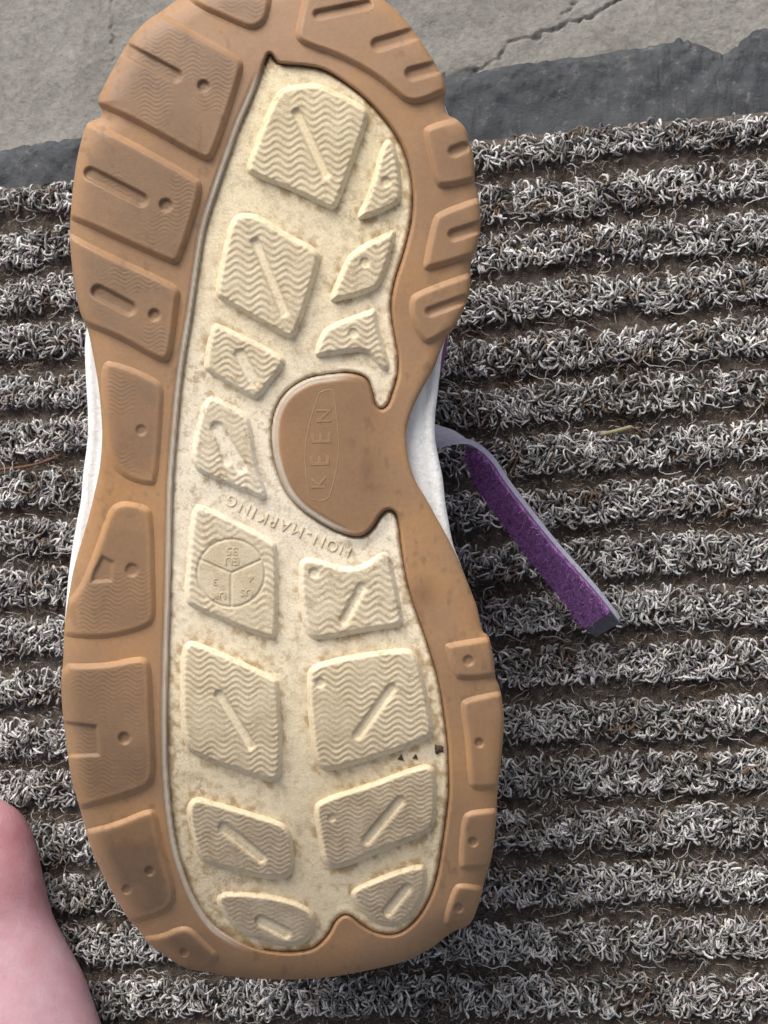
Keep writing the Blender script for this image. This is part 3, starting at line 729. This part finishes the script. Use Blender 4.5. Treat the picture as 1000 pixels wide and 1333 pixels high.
# --- strap -------------------------------------------------------------------------------------------------
def strap():
    A = [(540, 590, .062), (568, 581, .064), (591, 576, .063), (612, 576, .060), (630, 587, .056), (645, 603, .053), (660, 626, .050), (690, 665, .046), (720, 703, .042), (750, 737, .039), (774, 764, .036), (797, 793, .032), (808, 808, .029)]
    B = [(545, 548, .058), (571, 557, .056), (590, 564, .050), (607, 577, .046), (611, 592, .042), (617, 612, .039), (634, 645, .036), (664, 686, .033), (691, 723, .030), (718, 756, .027), (742, 788, .024), (762, 814, .021), (777, 826, .0195)]
    a = catmull([ground(*q) for q in A], 8, False); b = catmull([ground(*q) for q in B], 8, False)
    n = len(a); m = 9; s = np.linspace(0, 1, m)
    G = a[:, None] * (1 - s)[None, :, None] + b[:, None] * s[None, :, None]
    tu = np.gradient(G, axis=0); tv = np.gradient(G, axis=1); N = np.cross(tu, tv); N /= np.linalg.norm(N, axis=2, keepdims=True)
    # the pile side is the one the camera sees on the hanging length
    if ((N[60, 4]) @ (CAM - G[60, 4])) < 0: N = -N
    def shell(G0, G1):
        n, m = G0.shape[:2]; V = np.concatenate([G0.reshape(-1, 3), G1.reshape(-1, 3)]); I = np.arange(n * m).reshape(n, m); K = I + n * m
        f = [np.stack([I[:-1, :-1], I[1:, :-1], I[1:, 1:], I[:-1, 1:]], -1).reshape(-1, 4), np.stack([K[:-1, :-1], K[:-1, 1:], K[1:, 1:], K[1:, :-1]], -1).reshape(-1, 4)]
        for e, h in ((I[0], K[0]), (I[-1][::-1], K[-1][::-1]), (I[:, 0][::-1], K[:, 0][::-1]), (I[:, -1], K[:, -1])):
            f.append(np.stack([e[:-1], e[1:], h[1:], h[:-1]], -1))
        return V, np.concatenate(f)
    def sub(name, V, Fq, mat, parent, col=None, smooth=True):
        iv = np.array(SOLE.inverted()); V = V @ iv[:3, :3].T + iv[:3, 3]
        return part(name, mesh_from(name, V, Fq, col, smooth), mat, parent)
    st = sub('strap', *shell(G - N * .0008, G + N * .0006), M['web'], sandal, smooth=False)
    st['label'] = 'purple hook-and-loop strap with a pale edge'
    i0, i1 = 30, n - 8
    g2 = G[i0:i1, :]; t = np.linspace(.035, .985, 60); G2 = np.stack([np.stack([np.interp(t, s, g2[i, :, c]) for c in range(3)], -1) for i in range(len(g2))])
    N2 = np.repeat(N[i0:i1, 4:5], 60, 1)
    lift = .0010 + .0006 * rng.random(G2.shape[:2])[..., None]
    pl = sub('pile', *shell(G2 + N2 * .0004, G2 + N2 * lift), M['pile'], st)
    # the fuzz of the pile
    nn = 5200; ii = rng.integers(0, len(g2) - 1, nn); jj = rng.integers(0, 60, nn); fr = rng.random((nn, 1))
    base = G2[ii, jj] * (1 - fr) + G2[ii + 1, jj] * fr + N2[ii, jj] * .0008
    d1 = rng.normal(0, 1, (nn, 3)); d1 += N2[ii, jj] * 1.0; d1 /= np.linalg.norm(d1, axis=1, keepdims=True)
    d2 = rng.normal(0, 1, (nn, 3)); L = rng.uniform(.0007, .0020, (nn, 1))
    P = np.stack([base, base + d1 * L * .6, base + d1 * L + d2 * L * .25], 1)
    cc = np.clip(np.array((.58, .29, .64))[None] * rng.uniform(.35, 1.7, (nn, 1)), 0, .9)
    V3, F3, C3 = tubes(P, np.repeat(np.array([[.00010, .00008, .00003]]), nn, 0), cc)
    tag(sub('fuzz', V3, F3, M['yarn'], st, C3), kind='stuff')
    e = G[n - 9:, :]
    sub('tip', *shell(e - N[n - 9:] * .0010, e + N[n - 9:] * .0010), M['dark'], st, smooth=False)
strap()

# ------------------------------------------------------------------ bare foot
def foot():
    u = ground(-20, 1130, .03)
    # joints in millimetres: x right, y up the picture, z up; origin at the middle of the big toe
    J = {'ank': (-10, -190, 88, 34, 38), 'heel': (-12, -212, 30, 29, 29), 'tar': (-10, -140, 50, 31, 32), 'mid': (-8, -100, 36, 34, 28), 'ball': (10, -58, 23, 38, 21), 'lat': (-40, -66, 18, 28, 17),
         'b1': (10, -34, 17, 24.5, 16), 'bn': (4, -18, 14.5, 18.6, 13.5), 'b2': (1, -5, 14, 17.6, 13.5), 'b3': (-1, 5, 12.5, 16, 11.5),
         's1': (-26, -18, 17, 10, 10), 's2': (-29, 4, 15, 8.5, 8.5), 's3': (-30, 14, 11, 8, 7.5),
         't1': (-42, -22, 16, 9.5, 9.5), 't2': (-47, -2, 14, 8, 8), 't3': (-48, 7, 10, 7.5, 7),
         'u1': (-57, -30, 14, 9, 9), 'u2': (-63, -12, 12, 7.5, 7.5), 'u3': (-64, -4, 9, 7, 6.5),
         'v1': (-69, -42, 12, 9, 9), 'v2': (-76, -26, 10, 7, 7), 'v3': (-77, -19, 8, 6.5, 6)}
    E = [('ank', 'heel'), ('ank', 'tar'), ('tar', 'mid'), ('mid', 'ball'), ('mid', 'lat'), ('ball', 'b1'), ('b1', 'bn'), ('bn', 'b2'), ('b2', 'b3'), ('ball', 's1'), ('s1', 's2'), ('s2', 's3'),
         ('ball', 't1'), ('t1', 't2'), ('t2', 't3'), ('lat', 'u1'), ('u1', 'u2'), ('u2', 'u3'), ('lat', 'v1'), ('v1', 'v2'), ('v2', 'v3')]
    org = np.array([u[0], u[1], RIBTOP - .002])
    # flesh: many overlapping ellipsoids along the bones, fused into one skin
    th = np.linspace(0, 2 * math.pi, 20, endpoint=False); ph = np.linspace(.02, math.pi - .02, 12)
    T, Ph = np.meshgrid(th, ph); US = np.stack([np.sin(Ph) * np.cos(T), np.sin(Ph) * np.sin(T), np.cos(Ph)], -1).reshape(-1, 3)
    I = np.arange(240).reshape(12, 20); Jj = np.roll(I, -1, 1); q = np.stack([I[:-1], I[1:], Jj[1:], Jj[:-1]], -1).reshape(-1, 4)
    vs, fs = [], []
    for a, b in E:
        A, B = np.array(J[a], float), np.array(J[b], float)
        for k in np.linspace(0, 1, 14):
            c = A * (1 - k) + B * k
            fs.append(q + 240 * len(vs)); vs.append((US * np.array([c[3], min(c[3], 16 + 0 * c[3]), c[4]]) + c[:3]) * .001)
    tmp = bpy.data.objects.new('tmp', mesh_from('tmp', np.concatenate(vs), np.concatenate(fs))); COL.objects.link(tmp)
    rm = tmp.modifiers.new('rm', 'REMESH'); rm.mode = 'VOXEL'; rm.voxel_size = .0022; rm.use_smooth_shade = True
    sm = tmp.modifiers.new('sm', 'SMOOTH'); sm.factor = .5; sm.iterations = 8
    bpy.context.view_layer.update()
    m2 = bpy.data.meshes.new_from_object(tmp.evaluated_get(bpy.context.evaluated_depsgraph_get()))
    bpy.data.objects.remove(tmp); m2.name = 'bare_foot'
    v = np.zeros(len(m2.vertices) * 3, np.float32); m2.vertices.foreach_get('co', v); v = v.reshape(-1, 3)
    v[:, 2] = np.maximum(v[:, 2], .0); m2.vertices.foreach_set('co', v.ravel())
    red = np.exp(-((v[:, 1] - .008) / .022) ** 2)[:, None] * .7
    c = np.array((.45, .29, .325)) * (1 - red) + red * np.array((.43, .20, .21))
    at = m2.color_attributes.new('tint', 'FLOAT_COLOR', 'POINT'); cc = np.ones((len(v), 4), np.float32); cc[:, :3] = c; at.data.foreach_set('color', cc.ravel())
    m2.polygons.foreach_set('use_smooth', np.full(len(m2.polygons), True)); m2.update()
    o = link('bare_foot', m2, M['skin']); o.location = org
    tag(o, 'bare pink foot on the mat at the lower left corner, big toe nearest the sole', 'foot')
    print("foot box", v.min(0), v.max(0), org); open("/tmp/foot.txt","w").write(str((v.min(0),v.max(0),org)))
    # nail of the big toe, out of the frame
    th = np.linspace(-.9, .9, 9); ys = np.linspace(-.004, .009, 7)
    rows = [[(-.003 + .0085 * math.sin(a), y, .0150 + .0102 * math.cos(a) - .02 * max(0, y) ** 1.0 * .4 + .0004) for a in th] for y in ys]
    V = np.array(rows).reshape(-1, 3); I = np.arange(63).reshape(7, 9)
    nail = link('toenail', mesh_from('toenail', V, np.stack([I[:-1, :-1], I[:-1, 1:], I[1:, 1:], I[1:, :-1]], -1).reshape(-1, 4)), M['nail'], o)
foot()

# ------------------------------------------------------------------ small debris
def stick(name, pts, r, mat, label, cat):
    P = catmull([ground(*q) for q in pts], 8, False); org = P[0].copy(); org[2] = BACK_TOP
    n = len(P); R = r * (.8 + .3 * rng.random(n)) * np.interp(np.arange(n), [0, 2, n - 3, n - 1], [.5, 1, .9, .3])
    V, Fq, C = tubes((P - org)[None], R[None], np.array([(1., 1, 1)]), 7)
    o = link(name, mesh_from(name, V, Fq), mat); o.location = org
    tag(o, label, cat)
stick('twig', [(-30, 616, .0185), (2, 611, .0180), (30, 608, .0178), (55, 602, .0176), (79, 592, .0172)], .00055, M['twig'], 'thin reddish-brown twig lying in a mat groove left of the sole', 'twig')
stick('straw_piece', [(781, 566, .0186), (795, 563, .0190), (810, 559, .0190), (824, 555, .0188)], .0007, M['straw'], 'short piece of pale dry straw on the mat above the purple strap', 'straw')

def crumbs():
    for cx, cy, r, lab in [(571, 976, 7, 'dark dirt crumb stuck at the right edge of the cream tread')]:
        n, m = 12, 8; th = np.linspace(0, 2 * math.pi, n, endpoint=False); ph = np.linspace(0, math.pi, m)
        T, Ph = np.meshgrid(th, ph); rr = r * (.35 + 1.1 * noise(3 + 2.2 * np.cos(T) * np.sin(Ph) + 5, 3 + 2.2 * np.sin(T) * np.sin(Ph) + np.cos(Ph) * 1.5 + 5, 171))
        x = cx + rr * np.sin(Ph) * np.cos(T); y = cy + rr * np.sin(Ph) * np.sin(T) * .9; z = zc(x, y) + 2 + rr * np.cos(Ph) * .45
        L = to_local(x, y, z).reshape(-1, 3); w = L @ np.array(SOLE)[:3, :3].T + np.array(SOLE)[:3, 3]; org = w.mean(0)
        I = np.arange(n * m).reshape(m, n); J = np.roll(I, -1, 1)
        Fq = np.stack([I[:-1], I[1:], J[1:], J[:-1]], -1).reshape(-1, 4)
        o = link('dirt_crumb', mesh_from('dirt_crumb', w - org, Fq), M['dirt']); o.location = org
        tag(o, lab, 'dirt crumb')
    for cx, cy, s in ((522, 986, 5), (541, 985, 4.5)):
        s *= .85; pts = [(cx - s * 1.1, cy + s * .6), (cx + s * .9, cy + s), (cx + s * .15, cy - s)]
        x = np.array([p[0] for p in pts] * 2); y = np.array([p[1] for p in pts] * 2); z = zc(x, y) + np.array([1.6] * 3 + [-2.] * 3)
        part('triangle_mark', mesh_from('triangle_mark', to_local(x, y, z), np.array([(0, 1, 2), (0, 3, 4), (0, 4, 1), (1, 4, 5), (1, 5, 2), (2, 5, 3), (2, 3, 0)]), smooth=False), M['dirt'], plate)
crumbs()
